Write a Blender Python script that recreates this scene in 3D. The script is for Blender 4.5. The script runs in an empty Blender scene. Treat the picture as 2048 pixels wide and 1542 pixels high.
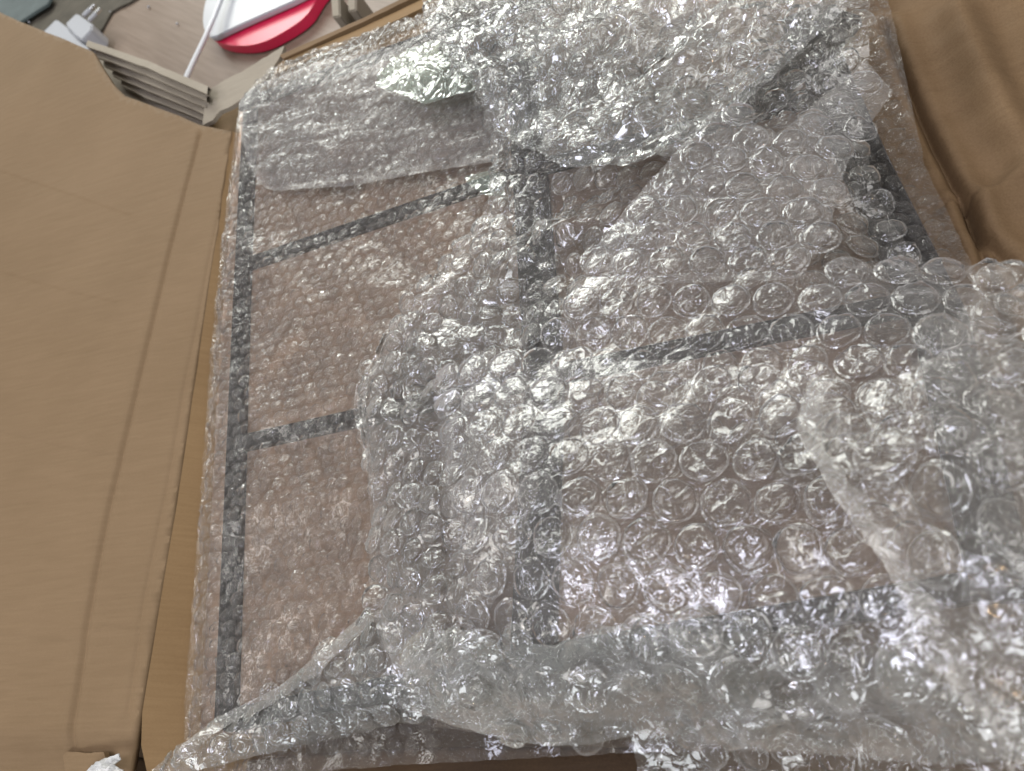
import bpy, bmesh, math, random
import numpy as np
from mathutils import Matrix, Vector, noise
from mathutils.geometry import delaunay_2d_cdt
random.seed(7); rng = np.random.default_rng(7)
S = bpy.context.scene
col = S.collection

# ------------------------------------------------------------------ camera
F = 1607.0                      # focal length in photo pixels (2048 wide)
D = 0.34                        # distance along the lens axis to the z = 0 plane
n = Vector((-.725, .689, 1.326)).normalized()
Xc = Vector((3730, 832, 1607)); Xc = (Xc - n * Xc.dot(n)).normalized()
Yc = n.cross(Xc)
R = Matrix((Xc, Yc, n))         # camera axes -> world
CAM = -(R @ Vector((0, 0, -1))) * D
cd = bpy.data.cameras.new('camera'); cam = bpy.data.objects.new('camera', cd); col.objects.link(cam)
cam.matrix_world = Matrix.Translation(CAM) @ R.to_4x4()
cd.sensor_width = 36; cd.lens = 36 * F / 2048; cd.clip_start = .01; cd.clip_end = 50
cd.dof.use_dof = True; cd.dof.focus_distance = .285; cd.dof.aperture_fstop = 20
S.camera = cam

# ------------------------------------------------------------------ light
w = bpy.data.worlds.new('World'); S.world = w; w.use_nodes = True
nt = w.node_tree; bg = nt.nodes['Background']
bg.inputs[0].default_value = (.97, .96, .93, 1); bg.inputs[1].default_value = .36

def area(name, loc, target, size, sy, power, color):
    d = bpy.data.lights.new(name, 'AREA'); d.shape = 'RECTANGLE'; d.size = size; d.size_y = sy
    d.energy = power; d.color = color
    o = bpy.data.objects.new(name, d); col.objects.link(o); o.location = loc
    o.rotation_euler = (Vector(target) - Vector(loc)).to_track_quat('-Z', 'Y').to_euler()
    return o
area('window_light', (-.66, 1.78, .90), (0, .05, 0), 1.1, .9, 30, (.98, 1.0, .93))
area('cool_window_light', (-.22, -.30, 1.50), (0, 0, 0), .45, .45, 11, (.84, .85, 1.0))
area('side_window_light', (-1.3, .15, 1.3), (0, .05, 0), .5, .4, 5, (1.0, .97, .92))
area('roll_fill_light', (-.1, -1.3, .95), (0, 0, 0), .8, .5, 12, (.93, .97, 1.0))  # added fill with no known source, brings highlights to the near roll
area('room_light', (1.2, .1, 1.6), (0, 0, 0), 1.0, 1.0, 13, (1.0, .98, .95))
area('warm_lamp', (.35, -.5, 1.3), (0, .0, 0), .03, .03, .45, (1.0, .66, .36))
S.view_settings.view_transform = 'Standard'; S.view_settings.look = 'None'
S.view_settings.exposure = -0.08; S.view_settings.gamma = 1
c = S.cycles
c.max_bounces = 5; c.diffuse_bounces = 2; c.glossy_bounces = 2; c.transmission_bounces = 3
c.transparent_max_bounces = 28; c.sample_clamp_indirect = 6; c.caustics_reflective = False; c.caustics_refractive = False

# ------------------------------------------------------------------ helpers
def P(px, py, z=0.0):
    d = R @ Vector((px - 1024, 771 - py, -F))
    return CAM + d * ((z - CAM.z) / d.z)

def onto(px, py, zf, it=7):
    z = .01
    for _ in range(it):
        p = P(px, py, z); z = .5 * z + .5 * float(zf(p.x, p.y))
    p = P(px, py, z); return p

def thing(name, label, cat, loc=(0, 0, 0), group=None):
    o = bpy.data.objects.new(name, None); o.empty_display_size = .01; col.objects.link(o)
    o.location = loc; o['label'] = label; o['category'] = cat
    if group: o['group'] = group
    return o

def link(name, me, mat, parent=None, smooth=False, label=None, kind=None):
    if mat and not me.materials: me.materials.append(mat)
    if smooth: me.shade_smooth()
    o = bpy.data.objects.new(name, me); col.objects.link(o)
    if parent:
        o.parent = parent; o.matrix_parent_inverse = Matrix.Translation(-Vector(parent.location))
    if label: o['label'] = label
    if kind: o['kind'] = kind
    return o

def mesh(name, v, f):
    me = bpy.data.meshes.new(name); me.from_pydata([tuple(p) for p in v], [], f); me.update(); return me

def nz(x, y, s, seed=0.0):
    return noise.noise(Vector((x * s, y * s, seed)))

def seg_dist(x, y, pts):
    """distance to a polyline and the signed side of it"""
    best = 1e9; side = 1; tt = 0
    m = len(pts) - 1
    for i in range(m):
        ax, ay = pts[i]; bx, by = pts[i + 1]
        dx, dy = bx - ax, by - ay; L = dx * dx + dy * dy
        t = max(0, min(1, ((x - ax) * dx + (y - ay) * dy) / L))
        qx, qy = ax + t * dx - x, ay + t * dy - y
        d = qx * qx + qy * qy
        if d < best:
            best = d; side = 1 if dx * (y - ay) - dy * (x - ax) > 0 else -1; tt = (i + t) / m
    return math.sqrt(best), side, tt

def inside(x, y, poly):
    r = False; j = len(poly) - 1
    for i in range(len(poly)):
        xi, yi = poly[i]; xj, yj = poly[j]
        if (yi > y) != (yj > y) and x < (xj - xi) * (y - yi) / (yj - yi) + xi: r = not r
        j = i
    return r

def densify(px, step=14, jit=0, closed=True):
    out = []
    m = len(px)
    for i in range(m if closed else m - 1):
        a = px[i]; b = px[(i + 1) % m]
        k = max(1, int(math.hypot(b[0] - a[0], b[1] - a[1]) / step))
        for q in range(k):
            t = q / k
            out.append((a[0] + (b[0] - a[0]) * t + random.uniform(-jit, jit), a[1] + (b[1] - a[1]) * t + random.uniform(-jit, jit)))
    if not closed: out.append(px[-1])
    return out

def fill(outline, zf, spacing, jitter=.35, creases=(), cw=.0016):
    """triangulated skin over a world-XY outline, height zf"""
    xs = [p[0] for p in outline]; ys = [p[1] for p in outline]
    pts = [Vector(p) for p in outline]; m = len(pts)
    for cl in creases:
        dl = densify(cl, .0025, 0, closed=False)
        for i in range(len(dl) - 1):
            dx, dy = dl[i + 1][0] - dl[i][0], dl[i + 1][1] - dl[i][1]; L_ = math.hypot(dx, dy) or 1
            for o_ in (-3, -2, -1, -.5, 0, .5, 1, 2, 3):
                q = (dl[i][0] - dy / L_ * o_ * cw, dl[i][1] + dx / L_ * o_ * cw)
                if inside(q[0], q[1], outline): pts.append(Vector(q))
    yy = min(ys); row = 0
    while yy < max(ys):
        xx = min(xs) + (spacing / 2 if row % 2 else 0)
        while xx < max(xs):
            x = xx + random.uniform(-jitter, jitter) * spacing; y = yy + random.uniform(-jitter, jitter) * spacing
            if inside(x, y, outline) and all(seg_dist(x, y, cl)[0] > cw * 3.3 for cl in creases): pts.append(Vector((x, y)))
            xx += spacing
        yy += spacing * .87; row += 1
    v, e, f, _, _, _ = delaunay_2d_cdt(pts, [], [list(range(m))], 1, 1e-6)
    return [(p.x, p.y, zf(p.x, p.y)) for p in v], [list(q) for q in f]

def slab(outline, zf, spacing, thick, jitter=.35, creases=(), cw=.0016):
    v, f = fill(outline, zf, spacing, jitter, creases, cw)
    bm = bmesh.new(); vs = [bm.verts.new(p) for p in v]
    for q in f:
        try: bm.faces.new([vs[i] for i in q])
        except ValueError: pass
    bmesh.ops.recalc_face_normals(bm, faces=bm.faces)
    if sum(fc.normal.z for fc in bm.faces) < 0: bmesh.ops.reverse_faces(bm, faces=bm.faces)
    g = bmesh.ops.extrude_face_region(bm, geom=bm.faces[:])
    for q in g['geom']:
        if isinstance(q, bmesh.types.BMVert): q.co.z -= thick
    # extruded copy became the lower skin; flip so both face outward
    bmesh.ops.recalc_face_normals(bm, faces=bm.faces)
    me = bpy.data.meshes.new('slab'); bm.to_mesh(me); bm.free(); return me

def prism_px(pts, z, thick, bev=0.0):
    top = [P(a, b, z) for a, b in pts]
    bm = bmesh.new(); vs = [bm.verts.new(p) for p in top]; f = bm.faces.new(vs)
    if f.normal.z < 0: f.normal_flip()
    g = bmesh.ops.extrude_face_region(bm, geom=[f])
    for q in g['geom']:
        if isinstance(q, bmesh.types.BMVert): q.co.z -= thick
    bmesh.ops.recalc_face_normals(bm, faces=bm.faces)
    if bev: bmesh.ops.bevel(bm, geom=bm.edges[:], offset=bev, segments=2, affect='EDGES')
    me = bpy.data.meshes.new('prism'); bm.to_mesh(me); bm.free(); return me

def tube(pts, r, seg=10):
    bm = bmesh.new(); rings = []
    for i, p in enumerate(pts):
        t = (pts[min(i + 1, len(pts) - 1)] - pts[max(i - 1, 0)]).normalized()
        u = t.cross(Vector((0, 0, 1))).normalized(); v = t.cross(u)
        rings.append([bm.verts.new(p + (u * math.cos(a) + v * math.sin(a)) * r) for a in [2 * math.pi * k / seg for k in range(seg)]])
    for a, b in zip(rings, rings[1:]):
        for k in range(seg): bm.faces.new((a[k], a[(k + 1) % seg], b[(k + 1) % seg], b[k]))
    bm.faces.new(rings[0]); bm.faces.new(rings[-1])
    bmesh.ops.recalc_face_normals(bm, faces=bm.faces)
    me = bpy.data.meshes.new('tube'); bm.to_mesh(me); bm.free(); return me

# ------------------------------------------------------------------ materials
def newmat(name):
    m = bpy.data.materials.new(name); m.use_nodes = True
    t = m.node_tree; t.nodes.clear(); o = t.nodes.new('ShaderNodeOutputMaterial'); return m, t, o
def N(t, typ, **kw):
    q = t.nodes.new(typ)
    for k, v in kw.items():
        if k.startswith('i_'): q.inputs[k[2:].replace('_', ' ')].default_value = v
        else: setattr(q, k, v)
    return q
def math_(t, op, a, b=None, clamp=False):
    q = t.nodes.new('ShaderNodeMath'); q.operation = op; q.use_clamp = clamp
    for i, s in enumerate((a, b)):
        if s is None: continue
        if isinstance(s, (int, float)): q.inputs[i].default_value = s
        else: t.links.new(s, q.inputs[i])
    return q.outputs[0]

def film_mat(name, haze=.06, rim=.30, rough=.09, bump=.5, tint=(.990, .987, .982), hcol=(.86, .87, .86), scale=1.0, spec=1.7, pw=3.0):
    m, t, o = newmat(name); L = t.links.new
    tc = N(t, 'ShaderNodeNewGeometry')
    n1 = N(t, 'ShaderNodeTexNoise'); n1.inputs['Scale'].default_value = 210 * scale; n1.inputs['Detail'].default_value = 2.5
    n1.inputs['Distortion'].default_value = 1.6
    L(tc.outputs['Position'], n1.inputs['Vector'])
    rd = math_(t, 'ABSOLUTE', math_(t, 'SUBTRACT', n1.outputs['Fac'], .5))
    rd = math_(t, 'MINIMUM', rd, .055)
    h = math_(t, 'MULTIPLY', rd, -9.0)
    b = N(t, 'ShaderNodeBump'); b.inputs['Strength'].default_value = bump; b.inputs['Distance'].default_value = .0012
    L(h, b.inputs['Height'])
    gl = N(t, 'ShaderNodeBsdfGlossy'); gl.inputs['Roughness'].default_value = rough; gl.inputs['Color'].default_value = (1, 1, 1, 1)
    L(b.outputs['Normal'], gl.inputs['Normal'])
    fr = N(t, 'ShaderNodeFresnel'); fr.inputs['IOR'].default_value = 1.5; L(b.outputs['Normal'], fr.inputs['Normal'])
    di = N(t, 'ShaderNodeBsdfDiffuse'); di.inputs['Color'].default_value = (*hcol, 1)
    tl = N(t, 'ShaderNodeBsdfTranslucent'); tl.inputs['Color'].default_value = (*hcol, 1)
    ms = N(t, 'ShaderNodeMixShader'); ms.inputs[0].default_value = .5; L(di.outputs[0], ms.inputs[1]); L(tl.outputs[0], ms.inputs[2])
    tr = N(t, 'ShaderNodeBsdfTransparent'); tr.inputs['Color'].default_value = (*tint, 1)
    lw = N(t, 'ShaderNodeLayerWeight'); lw.inputs['Blend'].default_value = .5
    p = math_(t, 'POWER', lw.outputs['Facing'], pw)
    hz = math_(t, 'ADD', math_(t, 'MULTIPLY', p, rim), haze, clamp=True)
    m1 = N(t, 'ShaderNodeMixShader'); L(hz, m1.inputs[0]); L(tr.outputs[0], m1.inputs[1]); L(ms.outputs[0], m1.inputs[2])
    m2 = N(t, 'ShaderNodeMixShader'); L(math_(t, 'MULTIPLY', fr.outputs[0], spec, clamp=True), m2.inputs[0])
    L(m1.outputs[0], m2.inputs[1]); L(gl.outputs[0], m2.inputs[2])
    L(m2.outputs[0], o.inputs['Surface'])
    return m

def board_mat(name, c1, c2, axis=0.0, line=0.0, rough=.75, scale=1.0, blot=.5):
    """paper / cardboard / wood: mottled fibre, faint flute lines"""
    m, t, o = newmat(name); L = t.links.new
    tc = N(t, 'ShaderNodeTexCoord'); mp = N(t, 'ShaderNodeMapping'); mp.inputs['Rotation'].default_value = (0, 0, axis)
    L(tc.outputs['Object'], mp.inputs['Vector'])
    na = N(t, 'ShaderNodeTexNoise'); na.inputs['Scale'].default_value = 14 * scale; na.inputs['Detail'].default_value = 6
    L(mp.outputs[0], na.inputs['Vector'])
    st = N(t, 'ShaderNodeMapping'); st.inputs['Scale'].default_value = (1, 14, 1); L(mp.outputs[0], st.inputs['Vector'])
    nb = N(t, 'ShaderNodeTexNoise'); nb.inputs['Scale'].default_value = 45 * scale; nb.inputs['Detail'].default_value = 4
    L(st.outputs[0], nb.inputs['Vector'])
    nc = N(t, 'ShaderNodeTexNoise'); nc.inputs['Scale'].default_value = 1300; nc.inputs['Detail'].default_value = 2
    L(mp.outputs[0], nc.inputs['Vector'])
    a = math_(t, 'ADD', math_(t, 'MULTIPLY', na.outputs['Fac'], blot), math_(t, 'MULTIPLY', nb.outputs['Fac'], 1 - blot))
    a = math_(t, 'ADD', math_(t, 'MULTIPLY', math_(t, 'SUBTRACT', a, .5), 2.2), .5)
    a = math_(t, 'ADD', a, math_(t, 'MULTIPLY', math_(t, 'SUBTRACT', nc.outputs['Fac'], .5), .7), clamp=True)
    mx = N(t, 'ShaderNodeMixRGB'); L(a, mx.inputs[0]); mx.inputs[1].default_value = (*c1, 1); mx.inputs[2].default_value = (*c2, 1)
    pr = N(t, 'ShaderNodeBsdfPrincipled'); pr.inputs['Roughness'].default_value = rough
    pr.inputs['Specular IOR Level'].default_value = .25
    L(mx.outputs[0], pr.inputs['Base Color'])
    bu = N(t, 'ShaderNodeBump'); bu.inputs['Strength'].default_value = .35; bu.inputs['Distance'].default_value = .0006
    hh = math_(t, 'ADD', nb.outputs['Fac'], math_(t, 'MULTIPLY', nc.outputs['Fac'], .15))
    if line:
        wv = N(t, 'ShaderNodeTexWave'); wv.bands_direction = 'Y'; wv.inputs['Scale'].default_value = line; wv.inputs['Distortion'].default_value = .6
        L(mp.outputs[0], wv.inputs['Vector']); hh = math_(t, 'ADD', hh, math_(t, 'MULTIPLY', wv.outputs['Fac'], .22))
    L(hh, bu.inputs['Height']); L(bu.outputs[0], pr.inputs['Normal'])
    L(pr.outputs[0], o.inputs['Surface'])
    return m

def plain(name, colr, rough=.4, spec=.5, metal=0, noisy=.0):
    m, t, o = newmat(name); pr = N(t, 'ShaderNodeBsdfPrincipled')
    pr.inputs['Roughness'].default_value = rough; pr.inputs['Specular IOR Level'].default_value = spec; pr.inputs['Metallic'].default_value = metal
    tc = N(t, 'ShaderNodeTexCoord'); no = N(t, 'ShaderNodeTexNoise'); no.inputs['Scale'].default_value = 60; no.inputs['Detail'].default_value = 5
    t.links.new(tc.outputs['Object'], no.inputs['Vector'])
    mx = N(t, 'ShaderNodeMixRGB'); t.links.new(no.outputs['Fac'], mx.inputs[0])
    mx.inputs[1].default_value = (*[q * (1 - noisy) for q in colr], 1); mx.inputs[2].default_value = (*[min(1, q * (1 + noisy)) for q in colr], 1)
    t.links.new(mx.outputs[0], pr.inputs['Base Color']); t.links.new(pr.outputs[0], o.inputs['Surface']); return m

M_card = board_mat('kraft_card', (.158, .102, .053), (.20, .132, .073), line=48, blot=.55)
M_card_dark = board_mat('kraft_card_brown', (.115, .068, .032), (.21, .133, .070), blot=.85)
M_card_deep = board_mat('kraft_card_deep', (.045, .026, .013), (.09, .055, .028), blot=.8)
M_card_shaded = board_mat('kraft_card_shaded', (.038, .021, .010), (.080, .046, .022), blot=.8)  # shade at the box front is put into this darker card colour
M_card_in = board_mat('kraft_card_inside', (.22, .135, .062), (.28, .18, .088), blot=.5)
M_edge = board_mat('card_edge', (.24, .205, .16), (.31, .27, .215), blot=.6)
M_wood = board_mat('brown_wood', (.44, .295, .20), (.60, .42, .295), scale=.8, blot=.3)
M_table = board_mat('pale_table', (.165, .118, .085), (.245, .185, .145), axis=.75, scale=.35, blot=.3, rough=.45)
M_black = plain('black_paint', (.012, .013, .015), .45, .5, noisy=.3)
M_white = plain('white_plastic', (.42, .43, .46), .3, noisy=.03)
M_red = plain('red_plastic', (.62, .02, .075), .3, noisy=.08)
M_pin = plain('steel_pin', (.7, .7, .68), .25, metal=1)
M_dark = plain('dark_plastic', (.012, .013, .02), .35, noisy=.3)
M_glass = plain('grey_glass', (.10, .125, .125), .15, noisy=.3)
M_cable = plain('grey_cable', (.62, .63, .67), .35, noisy=.04)
M_fuzz = board_mat('torn_paper', (.30, .30, .29), (.75, .74, .72), scale=6)

F_small = film_mat('taut_film', haze=.062, rim=.18, rough=.18, bump=.7, hcol=(.90, .81, .74), scale=1.5, spec=1.0)
F_pouch = film_mat('pouch_film', haze=.19, rim=.25, rough=.22, bump=.5, hcol=(.80, .77, .74), scale=1.2, spec=.75)
F_strip = film_mat('strip_film', haze=.14, rim=.28, rough=.10, bump=.35, hcol=(.88, .86, .83), spec=1.4)
F_layer = film_mat('inner_film', haze=.22, rim=.28, rough=.12, bump=.8, hcol=(.93, .87, .80), spec=1.4)
M_weld = film_mat('weld_film', haze=.20, rim=.3, rough=.10, bump=.25, hcol=(.95, .94, .92), spec=2.0)
F_roll = film_mat('roll_film', haze=.18, rim=.3, rough=.15, bump=1.0, hcol=(.93, .96, .92), spec=2.2)
F_hem = film_mat('doubled_film', haze=.24, rim=.3, rough=.14, bump=.5, hcol=(.88, .85, .80), spec=1.5)
F_main = film_mat('loose_film', haze=.055, rim=.28, rough=.14, bump=.45, hcol=(.92, .88, .82), spec=1.5)
F_clear = film_mat('clear_film', haze=.036, rim=.30, rough=.12, bump=.18, hcol=(.88, .85, .86), spec=1.4)
F_bright = film_mat('crumpled_film', haze=.125, rim=.34, rough=.12, bump=.6, hcol=(.90, .92, .87), spec=1.8)
B_main = film_mat('loose_bubble', haze=.014, rim=.9, rough=.12, bump=.3, hcol=(.93, .90, .85), spec=1.4, pw=2.5)
B_clear = film_mat('clear_bubble', haze=.014, rim=1.0, rough=.11, bump=.20, hcol=(.90, .88, .89), spec=1.3, scale=.9, pw=2.5)
B_bright = film_mat('crumpled_bubble', haze=.03, rim=.7, rough=.10, bump=.5, hcol=(.92, .94, .89), spec=1.7, pw=2.5)
B_small = film_mat('taut_bubble', haze=.030, rim=.30, rough=.20, bump=.7, hcol=(.90, .82, .76), scale=1.5, spec=.75)
B_pouch = film_mat('pouch_bubble', haze=.05, rim=.25, rough=.22, bump=.7, hcol=(.84, .82, .80), scale=1.3, spec=.65)
BUB = {F_roll.name: B_bright, F_strip.name: B_clear, F_pouch.name: B_pouch, F_small.name: B_small, F_main.name: B_main, F_clear.name: B_clear, F_bright.name: B_bright}
F_tape = film_mat('tape_film', haze=.22, rim=.25, rough=.07, bump=.9, tint=(.9, .96, .86), hcol=(.68, .80, .70), scale=.55, spec=2.2)

# ------------------------------------------------------------------ pile height (the loose wrap heaps up to the right)
CTRL = [((450, 350), .004), ((450, 900), .005), ((430, 1400), .004), ((620, 600), .005), ((620, 1100), .006),
        ((790, 900), .014), ((800, 650), .012), ((930, 500), .018), ((1000, 250), .024), ((950, 50), .016), ((1100, 900), .040), ((1100, 560), .034),
        ((1300, 100), .036), ((1700, 60), .024), ((1800, 330), .014), ((1940, 500), .012), ((1450, 400), .036),
        ((1450, 650), .039), ((1850, 650), .034), ((1500, 950), .041), ((1850, 950), .050), ((1750, 1300), .050),
        ((1300, 1300), .044), ((1000, 1350), .034), ((760, 1350), .016), ((500, 1480), .010), ((300, 1540), .010),
        ((1000, 1500), .012), ((1500, 1560), .028), ((2050, 1500), .05), ((2100, 700), .03), ((1500, -100), .037), ((1100, -100), .028), ((600, 150), .005), ((700, 1250), .010)]
cp = np.array([[*P(*a, z).xy] for a, z in CTRL]); cz = np.array([z for _, z in CTRL])
SIG = .055
K = np.exp(-((cp[:, None] - cp[None]) ** 2).sum(-1) / (2 * SIG ** 2)) + np.eye(len(cp)) * .03
wts = np.linalg.solve(K, cz - .02)
def G(x, y):
    d = (cp[:, 0] - x) ** 2 + (cp[:, 1] - y) ** 2
    return .02 + float(np.exp(-d / (2 * SIG ** 2)) @ wts)

# ------------------------------------------------------------------ table, box
tab = thing('table', 'pale greyish wooden table top behind the box', 'table')
del tab['category'], tab['label']; tab['kind'] = 'structure'
ZT = -.11
q = [P(a, b, ZT) for a, b in ((-60, -40), (1000, -80), (1000, 420), (-60, 420))]
tb = [(-3, -3), (3, -3), (3, 3), (-3, 3)]
link('table_top', mesh('t', [(a, b, ZT) for a, b in tb], [(0, 1, 2, 3)]), M_table, tab)

BOX = thing('cardboard_box', 'open brown corrugated cardboard box full of bubble wrap', 'box', P(1024, 771, -.04))
# floor of the box
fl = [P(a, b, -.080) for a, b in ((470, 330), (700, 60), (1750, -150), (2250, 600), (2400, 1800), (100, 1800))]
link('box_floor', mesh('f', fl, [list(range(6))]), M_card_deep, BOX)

# left flap, folded outward, with long score lines
fold_px = [(462, 262), (430, 480), (396, 700), (366, 900), (335, 1100), (300, 1300), (268, 1490), (250, 1600)]
fold_z = [.001, .002, .003, .004, .005, .006, .007, .007]
fold_w = [P(a, b, z) for (a, b), z in zip(fold_px, fold_z)]
fold_xy = [(p.x, p.y) for p in fold_w]
sc1 = [tuple(P(a, b, .01).xy) for a, b in ((385, 255), (325, 500), (260, 800), (215, 1000), (170, 1250), (135, 1500))]
sc2 = [tuple(P(a, b, .005).xy) for a, b in ((455, 300), (410, 520), (365, 760), (330, 980), (290, 1200), (258, 1440))]
dents = [[tuple(P(a, b, .01).xy) for a, b in pl] for pl in
         (((0, 355), (110, 385), (260, 430)), ((0, 552), (150, 590), (235, 605)), ((0, 868), (120, 895), (225, 910)), ((0, 1272), (140, 1285)), ((190, 1262), (200, 1250), (280, 1262)))]
front_px = [tuple(P(a, b, .01).xy) for a, b in ((-200, 1445), (150, 1450), (300, 1452))]
def flap_z(x, y):
    d, s, t = seg_dist(x, y, fold_xy)
    z = .001 + .006 * t + min(d, .25) * .10
    d1, s1, _ = seg_dist(x, y, sc1); z -= .0016 * math.exp(-(d1 / .0018) ** 2) - .0006 * math.exp(-((d1 - .004) / .003) ** 2)
    d2, _, _ = seg_dist(x, y, sc2); z -= .0008 * math.exp(-(d2 / .0014) ** 2)
    for k, pl in enumerate(dents):
        dd, sd, _ = seg_dist(x, y, pl); z += (.0004 if sd > 0 else -.0001) * min(1, dd / .0016) * math.exp(-dd / .006)
    dd, sd, _ = seg_dist(x, y, front_px)
    if sd < 0: z -= .45 * dd * min(1, dd / .012)
    z += .0012 * nz(x, y, 14, 3.1)
    return z
flap_px = densify([(-60, -5), (0, 25), (60, 52), (120, 75), (185, 103), (200, 128), (222, 165), (250, 192), (300, 210), (350, 228), (400, 250), (462, 262)], 12, .6, closed=False) \
    + densify([(462, 262), (430, 480), (396, 700), (366, 900), (335, 1100), (300, 1300), (268, 1490), (250, 1600), (-60, 1620), (-60, -5)], 14, .5, closed=False)[1:-1]
out = [tuple(onto(a, b, flap_z).xy) for a, b in flap_px]
link('left_flap', slab(out, flap_z, .005, .0035, .35, [sc1, sc2] + dents, .0011), M_card, BOX, smooth=True, label='smooth tan flap folded outward with score lines')
# wall under that fold
v = []; f = []
for i, p in enumerate(densify([(p.x, p.y) for p in fold_w], .01, 0, closed=False)):
    t = i
    d, s, tt = seg_dist(p[0], p[1], fold_xy); z = flap_z(*p) - .0005
    for k in range(6):
        v.append((p[0] + .0008 * nz(p[0] + k, p[1], 40) + .045 * (k / 5), p[1], z - (z + .050) * k / 5))
    if i:
        for k in range(5): a = (i - 1) * 6 + k; f.append((a, a + 1, a + 7, a + 6))
link('left_wall', mesh('w', v, f), M_card_in, BOX, smooth=True)

# layered torn corrugated edge at the far corner
L0 = [(178, 92), (290, 135), (412, 186)]
lay = thing
for k in range(5):
    off = k * 14.5; zk = .008 - k * .0045
    pts = densify([(172 + off * 1.2, 92 + off * 1.35), (290, 134 + off * 1.05), (414 - k * 1.0, 188 + off * .95)], 10, .0, closed=False)
    for part, (dz, th, name, mat) in enumerate(((0, .0031, 'liner_sheet', M_edge),)):
        vv = []; ff = []
        for i, (a, b) in enumerate(pts):
            jj = 1.6 * noise.noise(Vector((i * .35, k * 7.1, 3)))
            p = P(a, b + jj, zk + dz + .0011 * noise.noise(Vector((i * .28, k * 3.7, 8)))); away = Vector((-.25, .97, 0))
            for (s_, zz) in ((0, 0), (.010, -.0012), (.010, -.0012 - th), (0, -th)): vv.append(p + away * s_ + Vector((0, 0, zz)))
            if i:
                for q_ in range(4): a0 = (i - 1) * 4; ff.append((a0 + q_, a0 + (q_ + 1) % 4, a0 + 4 + (q_ + 1) % 4, a0 + 4 + q_))
        link(name, mesh('l', vv, ff), mat, BOX)
    # wavy flute between
    vv = []; ff = []
    dens = densify(pts, 1.6, 0, closed=False)
    for i, (a, b) in enumerate(dens):
        if 0.4 < (nz(i * .03, k * 3.3, 1.0, 5) + .5) < .52: pass
        p = P(a, b, zk - .0037) + Vector((0, 0, .0007 * math.sin(i * .75))); away = Vector((-.25, .97, 0)) * .0045
        p += Vector((-.25, .97, 0)) * .0012
        vv += [p, p + away]
        if i: j = 2 * i; ff.append((j - 2, j - 1, j + 1, j))
    link('flute', mesh('fl', vv, ff), M_edge, BOX)
link('under_board', prism_px(densify([(196, 112), (300, 150), (414, 192), (408, 262), (330, 262), (230, 230)], 20, .3), -.0165, .004), M_edge, BOX)
link('corner_wall', prism_px([(400, 262), (425, 240), (470, 212), (530, 150), (545, 340), (462, 340), (440, 300)], -.026, .004), M_card_in, BOX)
cfl = [(412, 186), (425, 175), (448, 160), (490, 140), (540, 108), (568, 92), (560, 112), (530, 160), (495, 190), (470, 208), (440, 222), (425, 240), (405, 250), (408, 220)]
def cf_z(x, y): return -.002 + .0012 * nz(x, y, 40)
link('corner_flap', slab([tuple(onto(a, b, cf_z).xy) for a, b in densify(cfl, 8, .8)], cf_z, .003, .003), M_edge, BOX, label='small torn grey brown corner flap')
# far rim of the box behind the wrap
for (x0, y0, x1, y1, wd, zz, mt, nm) in ((545, 132, 900, -28, 17, -.004, M_card_in, 'back_rim'), (560, 110, 890, -45, 8, -.002, M_card_dark, 'back_rim'), (500, 190, 900, 2, 40, -.014, M_card_in, 'back_wall')):
    pl = densify([(x0, y0), ((x0 + x1) / 2, (y0 + y1) / 2 + 4), (x1, y1), (x1 + 3, y1 + wd), ((x0 + x1) / 2, (y0 + y1) / 2 + 4 + wd), (x0 + 5, y0 + wd)], 25, .7)
    link(nm, prism_px(pl, zz, .004), mt, BOX)

# right flap with creases
cr1 = [tuple(P(a, b, .006).xy) for a, b in ((1765, -30), (1800, 70), (1832, 150), (1870, 235), (1905, 305), (1930, 350), (1962, 430), (1985, 500), (2015, 600), (2040, 700))]
cr2 = [tuple(P(a, b, .006).xy) for a, b in ((1925, 350), (1965, 335), (2010, 300), (2060, 262), (2120, 230))]
cr3 = [tuple(P(a, b, .006).xy) for a, b in ((1815, 310), (1860, 292), (1890, 290), (1918, 345))]
cr4 = [tuple(P(a, b, .006).xy) for a, b in ((1932, 352), (1955, 400), (2000, 445), (2060, 500), (2120, 560))]
cr5 = [tuple(P(a, b, .006).xy) for a, b in ((1915, -40), (1960, 70), (2000, 150), (2060, 250))]
cr6 = [tuple(P(a, b, .006).xy) for a, b in ((1820, 345), (1870, 348), (1922, 342))]
cr7 = [tuple(P(a, b, .006).xy) for a, b in ((1850, -40), (1880, 60), (1925, 160), (1985, 270))]
cr8 = [tuple(P(a, b, .006).xy) for a, b in ((1990, -40), (2030, 60), (2080, 150))]
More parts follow.
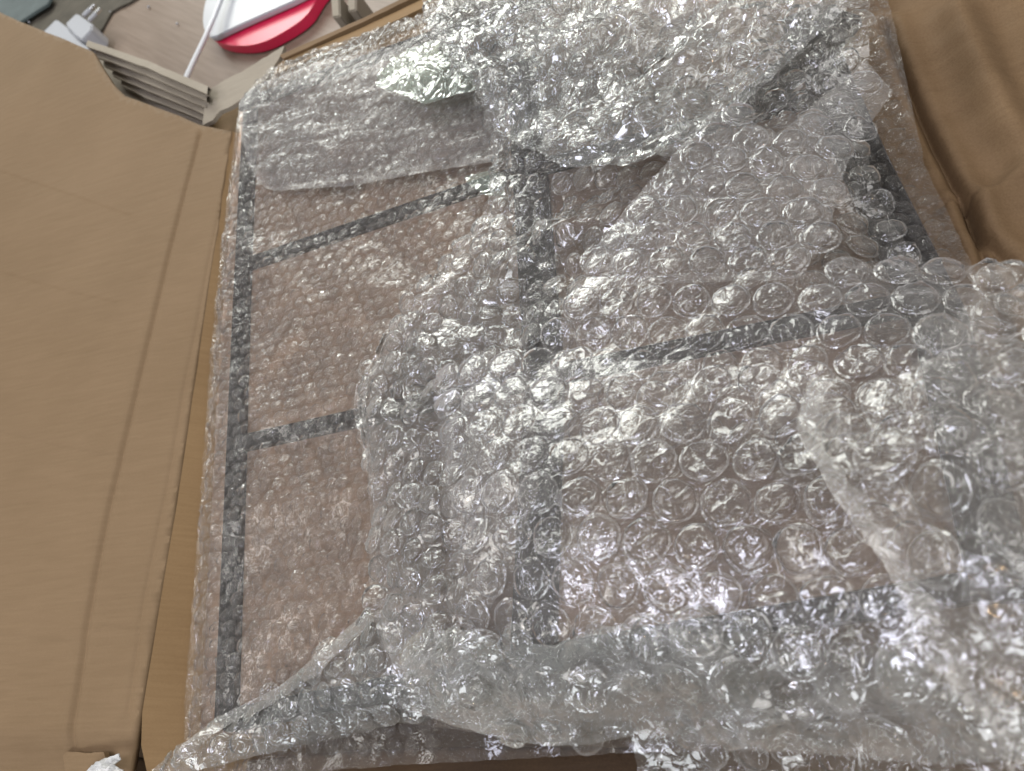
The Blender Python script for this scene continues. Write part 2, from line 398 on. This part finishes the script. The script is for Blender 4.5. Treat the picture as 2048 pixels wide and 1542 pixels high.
def rf_z(x, y):
    d, s, _ = seg_dist(x, y, cr1)
    z = -.006 + (d * .16 if s < 0 else -d * .10)
    z -= .0055 * math.exp(-(d / .0017) ** 2) - .0022 * math.exp(-((d - .0050) / .0030) ** 2)
    d, s, _ = seg_dist(x, y, cr2); z += (.0040 if s < 0 else -.0025) * min(1, d / .003) * math.exp(-d / .012)
    d, s, _ = seg_dist(x, y, cr3); z += (-.0016 if s < 0 else .0010) * min(1, d / .002) * math.exp(-d / .006)
    d, s, _ = seg_dist(x, y, cr4); z -= .0045 * math.exp(-(d / .0020) ** 2) - .0030 * math.exp(-((d - .006) / .004) ** 2)
    d, s, _ = seg_dist(x, y, cr5); z += .0040 * math.exp(-(d / .006) ** 2) + (-.30 * min(d, .03) if s < 0 else 0)
    d, s, _ = seg_dist(x, y, cr7); z -= .0022 * math.exp(-(d / .007) ** 2)
    d, s, _ = seg_dist(x, y, cr8); z -= .0030 * math.exp(-(d / .005) ** 2)
    d, s, _ = seg_dist(x, y, cr6); z += (-.0014 if s < 0 else .0006) * min(1, d / .002) * math.exp(-d / .006)
    z += .0030 * nz(x, y, 20, 9.1) + .0012 * nz(x + 2 * y, y, 55, 2.2) + .0012 * (abs(noise.noise(Vector((x * 30 + y * 18, (y - x) * 9, 4.4)))) * 2)
    return z
rfl = [(1640, -80), (2200, -80), (2200, 760), (1990, 760), (1800, 560), (1700, 300)]
link('right_flap', slab([tuple(onto(a, b, rf_z).xy) for a, b in densify(rfl, 20)], rf_z, .0024, .003, .3, [cr1, cr4, cr2, cr6], .0010), M_card_dark, BOX, smooth=True, label='darker creased flap with dents and a long fold')

# near-left scraps
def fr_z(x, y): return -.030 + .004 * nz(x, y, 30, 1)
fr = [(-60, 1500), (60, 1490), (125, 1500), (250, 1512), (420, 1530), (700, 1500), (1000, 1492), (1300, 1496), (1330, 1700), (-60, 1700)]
link('front_flap', slab([tuple(onto(a, b, fr_z).xy) for a, b in densify(fr, 14, 1)], fr_z, .004, .003), M_card_shaded, BOX, smooth=True)
def sc_z(x, y): return .008 + .002 * nz(x, y, 60, 4)
scp = thing('cardboard_scrap', 'small torn pale cardboard scrap at the near end of the tan flap', 'cardboard scrap', P(165, 1525, .008))
link('scrap_board', slab([tuple(onto(a, b, sc_z).xy) for a, b in densify([(126, 1512), (135, 1503), (170, 1506), (208, 1504), (212, 1530), (175, 1545), (130, 1545)], 6, 1)], sc_z, .002, .0025), M_card, scp)
pap = thing('torn_paper', 'crumpled grey white torn paper strip poking up by the cardboard scrap', 'paper', P(215, 1535, .01))
def pp_z(x, y): return .012 + .004 * nz(x, y, 160, 4) + .003 * nz(x, y, 420, 2)
link('paper_strip', slab([tuple(onto(a, b, pp_z).xy) for a, b in densify([(170, 1545), (190, 1525), (215, 1515), (236, 1508), (240, 1518), (228, 1530), (250, 1545)], 4, 1.2)], pp_z, .0012, .0006), M_fuzz, pap)

# ------------------------------------------------------------------ framed panel inside the wrap
PAN = thing('framed_panel', 'brown wooden panel with black frame bars lying under the bubble wrap', 'panel', P(1024, 771, 0))
# stiles and rails as lines (pixel at z = 0, half width in metres)
stl = [((446, 1440), (478, 620), (492, 310), (500, 180)), ((1062, 1300), (1085, 760), (1062, 420), (1040, 120)), ((2010, 1200), (1880, 640), (1730, 330), (1600, 20))]
ral = [((478, 208), (1035, 8), (1600, -150)), ((484, 528), (1058, 335), (1690, 172)), ((472, 886), (1078, 752), (1885, 590)), ((446, 1440), (1066, 1318), (2010, 1160))]
def bar(px, hw, z0=.0032, th=.006, ext=0):
    w_ = [P(a, b, z0) for a, b in px]; vv = []; ff = []
    for i, p in enumerate(w_):
        t = (w_[min(i + 1, len(w_) - 1)] - w_[max(i - 1, 0)]).normalized(); u = Vector((-t.y, t.x, 0)) * hw
        for s_, zz in ((-1, 0), (1, 0), (1, -th), (-1, -th)): vv.append(p + u * s_ + Vector((0, 0, zz)))
        if i:
            for q_ in range(4): a0 = (i - 1) * 4; ff.append((a0 + q_, a0 + (q_ + 1) % 4, a0 + 4 + (q_ + 1) % 4, a0 + 4 + q_))
    ff += [(0, 3, 2, 1), tuple(len(vv) - 4 + k for k in range(4))]
    bm = bmesh.new(); me = mesh('bar', vv, ff); bm.from_mesh(me); bmesh.ops.recalc_face_normals(bm, faces=bm.faces)
    bmesh.ops.bevel(bm, geom=bm.edges[:], offset=.0005, segments=1, affect='EDGES'); bm.to_mesh(me); bm.free(); return me
for k, s_ in enumerate(stl): link('frame_stile', bar(s_, (.0052, .0085, .0085)[k], .0036), M_black, PAN)
link('frame_brace', bar(((1478, 226), (1590, 128), (1690, 20)), .0085, .0024), M_black, PAN)
for k, s_ in enumerate(ral): link('frame_rail', bar(s_, .0044, .0030), M_black, PAN)
def lerp(a, b, t): return (a[0] + (b[0] - a[0]) * t, a[1] + (b[1] - a[1]) * t)
# crossing points of stiles and rails
X = [[r[0], r[1], r[2]] for r in ral]
for i in range(3):
    for j in range(2):
        a, b, c_, d_ = X[i][j], X[i][j + 1], X[i + 1][j + 1], X[i + 1][j]
        nb = 1
        for k in range(nb):       # boards laid side by side in each bay
            t0, t1 = k / nb + .002, (k + 1) / nb - .002
            quad = [lerp(a, b, t0), lerp(a, b, t1), lerp(d_, c_, t1), lerp(d_, c_, t0)]
            link('panel_board', prism_px(quad, random.uniform(-.0004, .0002), .004), M_wood, PAN)
link('panel_side', prism_px([(400, 1465), (440, 700), (470, 320), (490, 200), (510, 200), (490, 330), (460, 1465)], -.003, .03), M_wood, PAN)

# ------------------------------------------------------------------ bubbles
def bubble_mesh(k, seg=16, prof=None, squash=1.0, crump=.10):
    rr = random.Random(100 + k)
    prof = prof or [(1.12, -.01), (1.065, .09), (1.01, .05), (.985, .34), (.925, .52), (.78, .61), (.48, .65), (.18, .66)]
    v = []; f = []
    ox = rr.uniform(0, 50); cx = [(rr.uniform(0, 6.28), rr.uniform(-.5, .5), rr.uniform(.5, 1.0)) for _ in range(3)]
    tx, ty = rr.uniform(-.12, .12), rr.uniform(-.12, .12)
    for i, (r, z) in enumerate(prof):
        for j in range(seg):
            a = 2 * math.pi * (j + .5 * (i % 2)) / seg
            w_ = 1 + .09 * noise.noise(Vector((math.cos(a) * .9 + ox, math.sin(a) * .9, 2)))  + .02 * math.sin(a * 5 + ox)
            x, y = r * w_ * math.cos(a), r * w_ * math.sin(a); zz = z * squash
            if i > len(prof) - 6 and i > 1:
                nn = noise.noise(Vector((x * 1.9 + ox, y * 1.9, z * 1.5)))
                n2 = noise.noise(Vector((x * 4.5 + ox, y * 4.5, 7)))
                zz += (nn * crump * 2.0 + n2 * crump * .9) * (z / .66) + (tx * x + ty * y)
                for an, of, am in cx:       # pinched creases across the top
                    dd = abs(x * math.cos(an) + y * math.sin(an) - of); zz -= crump * 1.1 * am * math.exp(-(dd / .12) ** 2) * (z / .66)
                s_ = 1 + nn * crump * .7; x *= s_; y *= s_
            v.append((x, y, max(zz, -.02)))
        if i:
            for j in range(seg):
                a0, a1 = (i - 1) * seg + j, (i - 1) * seg + (j + 1) % seg
                b0, b1 = i * seg + j, i * seg + (j + 1) % seg
                if i % 2: f += [(a0, a1, b0), (a1, b1, b0)]
                else: f += [(a0, a1, b1), (a0, b1, b0)]
    c0 = len(v); v.append((0, 0, prof[-1][1] * squash - .02))
    i = len(prof) - 1
    for j in range(seg): f.append((i * seg + j, i * seg + (j + 1) % seg, c0))
    return v, f
VAR_BIG = [bubble_mesh(k, 16, squash=random.uniform(.45, .74), crump=random.uniform(.02, .11)) for k in range(22)] + \
          [bubble_mesh(90 + k, 16, squash=random.uniform(.28, .42), crump=random.uniform(.10, .20)) for k in range(12)]
VAR_SMALL = [bubble_mesh(40 + k, 10, prof=[(1.08, -.02), (1.0, .05), (.94, .45), (.6, .66), (.2, .72)], squash=random.uniform(.25, .7), crump=random.uniform(.08, .24)) for k in range(16)]

def chaikin(p, k=2):
    for _ in range(k):
        o = []
        for i in range(len(p)):
            a, b = p[i], p[(i + 1) % len(p)]
            o += [(a[0] * .75 + b[0] * .25, a[1] * .75 + b[1] * .25), (a[0] * .25 + b[0] * .75, a[1] * .25 + b[1] * .75)]
        p = o
    return p
def sheet(label, px, off, gs, pitch, rad, rowdir, mat, crump=1.0, curls=(), knots=(), small=False, spacing=.0028, seed=0.0, jag=1.2, group='sheets of bubble wrap', nmax=300, warp=.0014, streak=0.0, flat=0.0, under=(), hems=()):
    cw = [([tuple(P(a, b, .03 * gs).xy) for a, b in pl], r_, drop) for pl, r_, drop in curls]
    kw = [(P(a, b, .035 * gs), r_, am) for a, b, r_, am in knots]
    def zf(x, y):
        z = off + gs * G(x, y)
        cr = crump
        for kp, r_, am in kw:
            e = math.exp(-((x - kp.x) ** 2 + (y - kp.y) ** 2) / (r_ * r_)); cr += am * e
        wx = x + .012 * nz(x, y, 18, seed + 5); wy = y + .012 * nz(x, y, 18, seed + 9)
        r1 = 1 - abs(nz(wx, wy, 22, seed)) * 2.4
        r2 = 1 - abs(nz(wx, wy, 55, seed + 1)) * 2.4
        r3 = 1 - abs(nz(wx, wy, 120, seed + 2)) * 2.4
        z += cr * (.0040 * (r1 - .5) + .0017 * (r2 - .5) + .0007 * (r3 - .5))
        if streak:
            z += streak * .003 * (1 - abs(noise.noise(Vector((x * 16, y * 75, seed + 3)))) * 2.4)
        for pl, r_, drop in cw:
            d, s_, _ = seg_dist(x, y, pl); z -= drop * math.exp(-d / r_)
        return z
    outl = [tuple(onto(a, b, zf).xy) for a, b in densify(px, 13, jag)]
    ctr = onto(sum(p[0] for p in px) / len(px), sum(p[1] for p in px) / len(px), zf)
    root = thing('bubble_wrap_sheet', label, 'bubble wrap', ctr, group)
    v, f = fill(outl, zf, spacing, .38)
    fo = link('film', mesh('film', v, f), mat, root, smooth=True)
    for pl, wa, wb in hems:
        if wb is None:
            zh = lambda x, y: zf(x, y) - .0022 + .0014 * nz(x, y, 70, seed + 3)
            hv, hf = fill([tuple(onto(a, b, zh).xy) for a, b in densify(pl, 12, 1.5)], zh, .0026)
            link('inner_layer', mesh('layer', hv, hf), F_layer, root, smooth=True, label='second milky layer lining part of the sheet'); continue
        dl = densify(pl, 10, 0, closed=False); lft = []; rgt = []
        for i, (a, b) in enumerate(dl):
            a1, b1 = dl[min(i + 1, len(dl) - 1)]; a0, b0 = dl[max(i - 1, 0)]
            dx, dy = a1 - a0, b1 - b0; l_ = math.hypot(dx, dy); wj = (wa + (wb - wa) * i / len(dl)) * (1 + .5 * noise.noise(Vector((i * .21, seed, 0))))
            lft.append((a + random.uniform(-1, 1), b)); rgt.append((a - dy / l_ * wj, b + dx / l_ * wj))
        zh = lambda x, y: zf(x, y) + .0018 + .0012 * nz(x, y, 90, seed)
        hv, hf = fill([tuple(onto(a, b, zh).xy) for a, b in lft + rgt[::-1]], zh, .0022)
        link('folded_hem', mesh('hem', hv, hf), F_hem, root, smooth=True, label='paler doubled border')
    # rows of bubbles
    a, b = P(*rowdir[0], off), P(*rowdir[1], off); u = Vector((b.x - a.x, b.y - a.y)).normalized(); vv = Vector((-u.y, u.x))
    o0 = Vector((a.x, a.y))
    xs = [p[0] for p in outl]; ys = [p[1] for p in outl]
    ext = max(max(xs) - min(xs), max(ys) - min(ys)) + .1
    m = int(ext / pitch) + 2
    spots = []
    uw = [[tuple(onto(a, b, zf).xy) for a, b in pl] for pl in under]
    for j in range(-m, m):
        for i in range(-m, m):
            q = o0 + u * ((i + .5 * (j % 2)) * pitch) + vv * (j * pitch * .90)
            x = q.x + warp * nz(q.x, q.y, 30, seed + 20) * 2 + random.uniform(-1, 1) * (.0007 if small else .0003); y = q.y + warp * nz(q.x, q.y, 30, seed + 30) * 2
            if not inside(x, y, outl) or any(inside(x, y, pl) for pl in uw): continue
            e = .0015
            if small and not all(inside(x + a_ * rad * .9, y + b_ * rad * .9, outl) for a_, b_ in ((1, 0), (-1, 0), (0, 1), (0, -1))): continue
            z = zf(x, y); gx = (zf(x + e, y) - zf(x - e, y)) / (2 * e); gy = (zf(x, y + e) - zf(x, y - e)) / (2 * e)
            nn = Vector((-gx, -gy, 1)).normalized()
            # in front of the lens?
            cc = R.transposed() @ (Vector((x, y, z)) - CAM)
            pxx = 1024 + F * cc.x / -cc.z; pyy = 771 - F * cc.y / -cc.z
            vis = -60 < pxx < 2108 and -60 < pyy < 1602
            spots.append((0 if vis else 1, -cc.z + (0 if vis else 9), Vector((x, y, z)), nn))
    spots.sort(key=lambda s_: (s_[0], s_[1]))
    var = VAR_SMALL if small else VAR_BIG
    mes = {}
    sv = []; sf = []
    for idx, (iv, dz, p, nn) in enumerate(spots):
        if iv and dz > 9.9 + 5: continue
        k = random.randrange(len(var)); s_ = rad * random.uniform(.93, 1.05)
        if flat and random.random() < flat: k = len(var) - 1 - random.randrange(6)
        M = Matrix.Translation(p + nn * .0002) @ nn.to_track_quat('Z', 'Y').to_matrix().to_4x4() @ Matrix.Rotation(random.uniform(0, 6.28), 4, 'Z') @ Matrix.Diagonal((s_, s_ * random.uniform(.94, 1.04), s_, 1))
        if idx < nmax and not iv:
            if k not in mes:
                me = mesh('bubble', [Vector(q) * 1.0 for q in var[k][0]], var[k][1]); me.materials.append(BUB[mat.name]); me.shade_smooth(); mes[k] = me
                if not small:       # the welded rim where cap and backing film meet
                    me.materials.append(M_weld)
                    for q_ in range(64): me.polygons[q_].material_index = 1
            o = bpy.data.objects.new('bubble', mes[k]); col.objects.link(o); o.parent = root
            o.matrix_parent_inverse = Matrix.Translation(-Vector(root.location)); o.matrix_basis = M
        else:
            b0 = len(sv); sv += [tuple(M @ Vector(q)) for q in var[k][0]]; sf += [tuple(b0 + t for t in ff) for ff in var[k][1]]
    if sv: link('bubble_rows', mesh('rows', sv, sf), BUB[mat.name], root, smooth=True, kind='stuff')
    print('SHEET', label[:40], 'film', len(f), 'bubbles', len(spots))
    return root, zf

# ------------------------------------------------------------------ the sheets, lowest first
ROW = ((1200, 600), (1800, 590))
sheet('taut small-bubbled wrap pulled flat over the framed panel along the tan flap',
      [(365, 1600), (370, 1400), (393, 1100), (420, 720), (443, 480), (466, 305), (470, 270), (482, 195), (545, 135), (640, 95), (850, 22), (1050, -70), (1760, -70), (1800, 100),
       (1850, 330), (1930, 500), (2000, 640), (2110, 800), (2110, 1500), (1260, 1505), (800, 1530), (430, 1560)],
      .0065, .10, .0072, .0033, ((480, 880), (700, 835)), F_small, crump=.6, small=True, spacing=.0036, seed=1.3,
      curls=[([(365, 1600), (370, 1400), (393, 1100), (443, 480), (466, 305)], .004, .010), ([(482, 195), (545, 135), (850, 22)], .004, .008)], jag=1.5, group='sheets of bubble wrap', under=[[(1080, 420), (1400, 60), (1600, 160), (1640, 600), (1800, 900), (1860, 1700), (900, 1700), (860, 900)]])
sheet('small cloudy folded pouch of wrap with crinkled clear tape at the far corner',
      [(478, 205), (510, 172), (560, 150), (640, 125), (760, 95), (900, 88), (1010, 150), (1020, 320), (930, 332), (820, 350), (700, 372), (610, 378), (545, 382), (515, 365), (497, 325), (480, 262)],
      .0115, .12, .0072, .0033, ((480, 300), (900, 240)), F_pouch, crump=.75, small=True, spacing=.0026, seed=8.2, streak=.9,
      curls=[([(478, 205), (480, 262), (497, 325), (545, 382), (700, 372), (900, 336)], .010, .0045)], jag=1)
sheet('narrow wedge of wrap reaching across the near end of the panel to the torn paper',
      [(270, 1600), (300, 1545), (350, 1500), (440, 1432), (560, 1372), (650, 1298), (735, 1220), (830, 1225), (1010, 1290), (1080, 1400), (1000, 1470), (960, 1466), (800, 1445), (690, 1475), (600, 1492), (480, 1520), (400, 1540), (340, 1600)],
      .013, .35, .0098, .0044, ((400, 1500), (900, 1400)), F_bright, crump=1.4, spacing=.0026, seed=12.1, hems=[([(350, 1500), (440, 1432), (560, 1372), (650, 1298), (735, 1222)], 24, 26)], curls=[([(300, 1545), (440, 1432), (560, 1372), (650, 1298), (735, 1220)], .003, .005), ([(340, 1570), (600, 1492), (800, 1445), (1000, 1470)], .005, .010)])
sheet('big loose sheet whose wavy left border crosses the middle of the panel',
      [(850, -60), (846, 30), (860, 75), (885, 118), (948, 168), (975, 230), (990, 330), (976, 420), (930, 480), (885, 535), (830, 600), (775, 645), (748, 715), (712, 770), (706, 820), (716, 870), (738, 960), (742, 1060), (738, 1160), (760, 1290), (830, 1400),
       (1000, 1440), (1300, 1440), (1700, 1440), (2110, 1400), (2110, 900), (2000, 690), (1900, 570), (1820, 500), (1750, 390), (1725, 250), (1738, 130), (1740, -60)],
      .014, .62, .0112, .0048, ((1030, 200), (1250, 190)), F_main, crump=1.0, seed=21.7, knots=[(760, 790, .022, 1.4), (1000, 300, .02, .8), (1100, 560, .03, 1.2)], streak=.25, hems=[([(752, 720), (800, 650), (900, 560), (1052, 556), (1062, 760), (1080, 980), (1000, 1180), (950, 1290), (830, 1390), (768, 1290), (748, 1060), (742, 960), (722, 870), (714, 800)], 0, None)],
      under=[[(1180, 600), (1900, 590), (2150, 700), (2150, 1500), (1000, 1500), (960, 1200), (980, 800)], [(1000, -100), (1600, -100), (1450, 150), (1100, 280)]],
      curls=[([(885, 118), (948, 168), (990, 330), (976, 420), (885, 535), (775, 645), (706, 800), (738, 960), (742, 1160)], .0035, .005)])
sheet('bright crumpled sheet bunched at the far side with one long straight slanting border',
      [(900, -70), (1712, -70), (1690, 20), (1640, 64), (1590, 112), (1540, 160), (1492, 205), (1430, 228), (1390, 300), (1270, 330), (1130, 335), (1020, 280), (960, 180), (900, 120), (860, 60)],
      .021, .80, .0110, .0047, ((1000, 60), (1300, 20)), F_bright, crump=1.6, seed=31.2, streak=1.0, curls=[([(1712, -70), (1690, 20), (1590, 112), (1492, 205)], .006, -.005)], knots=[(1300, 100, .05, .6)])
sheet('flat square-cut strip lying diagonally toward the creased flap',
      [(1440, 206), (1490, 235), (1554, 272), (1600, 238), (1640, 198), (1690, 155), (1730, 120), (1787, 185), (1750, 235), (1718, 280), (1690, 340), (1665, 440), (1600, 560), (1180, 575), (1170, 530), (1205, 480), (1260, 410), (1320, 345), (1380, 275)],
      .030, .86, .0118, .0053, ((1205, 480), (1440, 210)), F_strip, crump=.45, seed=44.4, curls=[([(1180, 530), (1205, 480), (1320, 345), (1440, 206)], .003, .004)], jag=.8)
sheet('flat middle sheet with neat straight bubble rows and a folded far border',
      [(1178, 560), (1250, 552), (1400, 547), (1700, 543), (1965, 539), (2030, 565), (2100, 640), (2110, 900), (1100, 900), (1075, 760), (1120, 660)],
      .032, .92, .0119, .0053, ROW, F_clear, crump=.28, seed=52.5, curls=[([(1100, 562), (1400, 547), (1965, 539)], .0040, .009)], knots=[(1110, 620, .022, 3.2)], jag=.6, warp=.0006)
sheet('lower middle sheet with large clear bubbles and a folded far border',
      [(900, 745), (1050, 730), (1350, 722), (1500, 738), (1628, 748), (1720, 860), (1800, 980), (1900, 1180), (1960, 1330), (1300, 1345), (1000, 1330), (920, 1180), (900, 1000), (880, 860)],
      .038, .98, .0121, .0054, ((1300, 820), (1500, 815)), F_clear, crump=.55, seed=63.6, curls=[([(900, 745), (1350, 722), (1500, 738), (1640, 750)], .0040, .010)], jag=.6, warp=.0008)
sheet('bright crushed roll of wrap along the near side of the pile',
      [(800, 1300), (860, 1262), (950, 1262), (1010, 1290), (1110, 1290), (1180, 1262), (1250, 1250), (1400, 1256), (1500, 1264), (1620, 1270), (1750, 1292), (1840, 1330), (1900, 1372), (2110, 1420), (2110, 1520), (1850, 1530), (1700, 1512), (1480, 1500), (1290, 1466), (1180, 1490), (1090, 1492), (1000, 1474), (900, 1450), (825, 1420)],
      .042, .94, .0118, .0052, ((900, 1400), (1300, 1400)), F_roll, crump=2.1, seed=71.9, streak=1.5, flat=.4, hems=[([(1130, 1285), (1250, 1262), (1500, 1276), (1740, 1304), (1880, 1380), (1850, 1440), (1500, 1400), (1250, 1390), (1130, 1360)], 0, None), ([(830, 1310), (900, 1275), (1000, 1300), (1080, 1340), (1060, 1440), (900, 1430), (840, 1400)], 0, None)],
      curls=[([(825, 1430), (1000, 1480), (1180, 1494), (1290, 1470), (1480, 1504), (1850, 1534)], .006, .010), ([(1180, 1262), (1500, 1264), (1750, 1292), (1900, 1372)], .004, .006)])
sheet('dull rumpled sheet nearest the right with a torn pale border and the largest bubbles',
      [(1622, 748), (1640, 760), (1665, 800), (1690, 845), (1700, 862), (1740, 840), (1790, 765), (1850, 712), (1900, 665), (1950, 600), (1990, 556), (2015, 545), (2120, 600), (2120, 1620), (2060, 1560), (2000, 1500), (1950, 1440), (1905, 1380), (1860, 1290),
       (1800, 1190), (1765, 1120), (1730, 1070), (1690, 1020), (1662, 985), (1640, 940), (1612, 900), (1592, 862), (1598, 820), (1612, 780)],
      .050, 1.02, .0124, .0055, ((1700, 1000), (1950, 900)), F_main, crump=1.15, seed=83.1, flat=.15, hems=[([(1905, 1392), (1860, 1296), (1800, 1196), (1765, 1126), (1730, 1076), (1690, 1026), (1662, 988), (1640, 944), (1612, 902), (1596, 862), (1602, 820), (1616, 780), (1624, 752)], 52, 40)],
      curls=[([(1622, 748), (1598, 850), (1662, 985), (1730, 1070), (1800, 1190), (1905, 1380)], .0035, .004)], jag=2.5)
sheet('low wrinkled end of wrap hanging over the dark front of the box',
      [(1262, 1470), (1290, 1440), (1400, 1450), (1550, 1470), (1750, 1490), (2110, 1490), (2110, 1640), (1290, 1640), (1275, 1540)],
      .012, .70, .0112, .0050, ((1300, 1500), (1700, 1520)), F_main, crump=1.3, seed=92.8, flat=.3)

# tape
def tape(label, px, zf, seed):
    r = thing('packing_tape', label, 'tape', onto(*px[0], zf), 'crinkled clear tape')
    v, f = fill([tuple(onto(a, b, zf).xy) for a, b in densify(px, 7, .5)], zf, .0016)
    link('tape_strip', mesh('tape', v, f), F_tape, r, smooth=True)
def t1(x, y): return .0215 + .12 * G(x, y) + .0022 * (1 - abs(nz(x, y, 60, 3)) * 3) + .0008 * nz(x, y, 200, 5)
tape('large greenish crinkled tape patch on the small folded pouch', [(752, 172), (757, 148), (790, 112), (825, 96), (860, 84), (905, 80), (940, 120), (955, 180), (905, 192), (850, 208), (800, 188)], t1, 1)
def t2(x, y): return .012 + .12 * G(x, y) + .0018 * (1 - abs(nz(x, y, 70, 8)) * 3)
tape('narrow shiny tape end by the far black rail beside the big loose sheet', [(930, 352), (985, 340), (1010, 350), (1010, 392), (975, 392), (935, 368)], t2, 2)

# ------------------------------------------------------------------ things on the table
def plug():
    z = ZT + .028
    r = thing('plug_adapter', 'white two-pin plug adapter lying on the table behind the flap', 'plug adapter', P(130, 70, ZT))
    link('plug_body', prism_px([(85, 65), (112, 38), (134, 54), (162, 82), (176, 96), (160, 118), (110, 96)], z, .024, .0015), M_white, r)
    link('plug_head', prism_px([(130, 48), (153, 26), (184, 48), (182, 60), (163, 80), (150, 72)], z + .004, .024, .0015), M_white, r)
    for (a, b, c_, d_) in ((167, 32, 190, 10), (178, 42, 201, 17)):
        p0, p1 = P(a, b, z - .002), P(c_, d_, z - .002); mid = p0.lerp(p1, .62)
        sl = link('pin_sleeve', tube([p0, mid], .0026, 12), M_white, r, smooth=False)
        link('pin', tube([mid, p1], .0024, 12), M_pin, r)
plug()
def lens():
    r = thing('plastic_case', 'white rounded plastic case with a crimson underside lying on the table', 'case', P(500, 30, ZT))
    outw = [(410, 0), (404, 30), (405, 52), (412, 68), (426, 76), (445, 66), (485, 47), (545, 20), (600, -4), (660, -40), (560, -120), (440, -90)]
    outr = [(418, 66), (428, 82), (462, 92), (515, 90), (565, 66), (612, 34), (630, 4), (645, -20), (720, -70), (560, -130), (450, -80)]
    link('lower_shell', prism_px(chaikin(outr, 3), ZT + .012, .010, .0), M_red, r)
    link('upper_shell', prism_px(chaikin(outw, 3), ZT + .019, .006, .0012), M_white, r, smooth=False)
lens()
cb = thing('cable', 'thin pale grey cable running over the white case to the box corner', 'cable', P(365, 175, ZT))
pts = [P(362, 182, -.012), P(366, 170, -.030), P(385, 128, -.055), P(408, 80, -.072), P(428, 35, -.082), P(450, -20, -.084), P(470, -70, -.086)]
link('cable_sheath', tube(pts, .0024, 10), M_cable, cb, smooth=True)
rg = thing('dark_bowl', 'dark shiny round bowl rim cut by the far edge of the picture', 'bowl', P(150, -60, ZT))
def bowl(name, rad, zz, mt):
    bm = bmesh.new(); c_ = P(165, -150, ZT); k = 64; rings = []
    for (rr, z) in ((.62, .0), (.90, .018), (1.0, .036), (1.0, .040), (.97, .040), (.88, .020), (.6, .004)):
        rings.append([bm.verts.new((c_.x + rad * rr * math.cos(2 * math.pi * i / k), c_.y + rad * rr * math.sin(2 * math.pi * i / k), ZT + z)) for i in range(k)])
    for a, b in zip(rings, rings[1:]):
        for i in range(k): bm.faces.new((a[i], a[(i + 1) % k], b[(i + 1) % k], b[i]))
    bm.faces.new(rings[0]); bm.faces.new(rings[-1]); bmesh.ops.recalc_face_normals(bm, faces=bm.faces)
    me = bpy.data.meshes.new('bowl'); bm.to_mesh(me); bm.free(); link(name, me, mt, rg, smooth=True)
bowl('bowl_body', .115, 0, M_dark)
gp = thing('glass_plate', 'grey green glass plate in the far corner beside the dark bowl', 'plate', P(40, 20, ZT))
link('plate_sheet', prism_px([(-60, -60), (105, -10), (95, 8), (60, 30), (30, 50), (-60, 60)], ZT + .012, .004, .001), M_glass, gp)
dm = thing('dark_mat', 'dark olive cloth mat under the plug adapter', 'mat', P(80, 40, ZT))
link('mat_sheet', prism_px(densify([(-60, -80), (275, -80), (275, -5), (222, 22), (206, 55), (175, 95), (150, 110), (-60, 120)], 15, 1.5), ZT + .003, .003), plain('mat_cloth', (.085, .075, .06), .8, .2, noisy=.5), dm)
for k, (a, b) in enumerate(((224, 27), (300, 16), (66, 51), (357, 50))):
    r = thing('plastic_crumb', ['white crumb near the tips of the plug adapter pins', 'white crumb alone near the far edge of the pale table', 'white crumb by the border of the tan flap beside the glass plate', 'white crumb beside the grey cable, next to the white case'][k], 'crumb', P(a, b, ZT), 'white crumbs on the table')
    bm = bmesh.new(); bmesh.ops.create_icosphere(bm, subdivisions=1, radius=.0018)
    for vv in bm.verts: vv.co *= random.uniform(.6, 1.2)
    me = bpy.data.meshes.new('crumb'); bm.to_mesh(me); bm.free()
    o = link('crumb_body', me, M_white, r); o.matrix_parent_inverse = Matrix(); o.location = (0, 0, .002 if k != 2 else .006)
for k, (a, b, c_, d_, e_, f_) in enumerate(((660, -10, 678, -14, 672, 34), (694, -20, 712, -24, 704, 22))):
    r = thing('wood_slat', ['left pale wood slat standing past the far rim', 'right pale wood slat standing past the far rim'][k], 'wood slat', P(a, b, ZT))
    link('slat_board', prism_px([(a, b), (c_, d_), (e_ + 8, f_ - 2), (e_ - 8, f_)], -.06, .045, .001), M_edge, r)
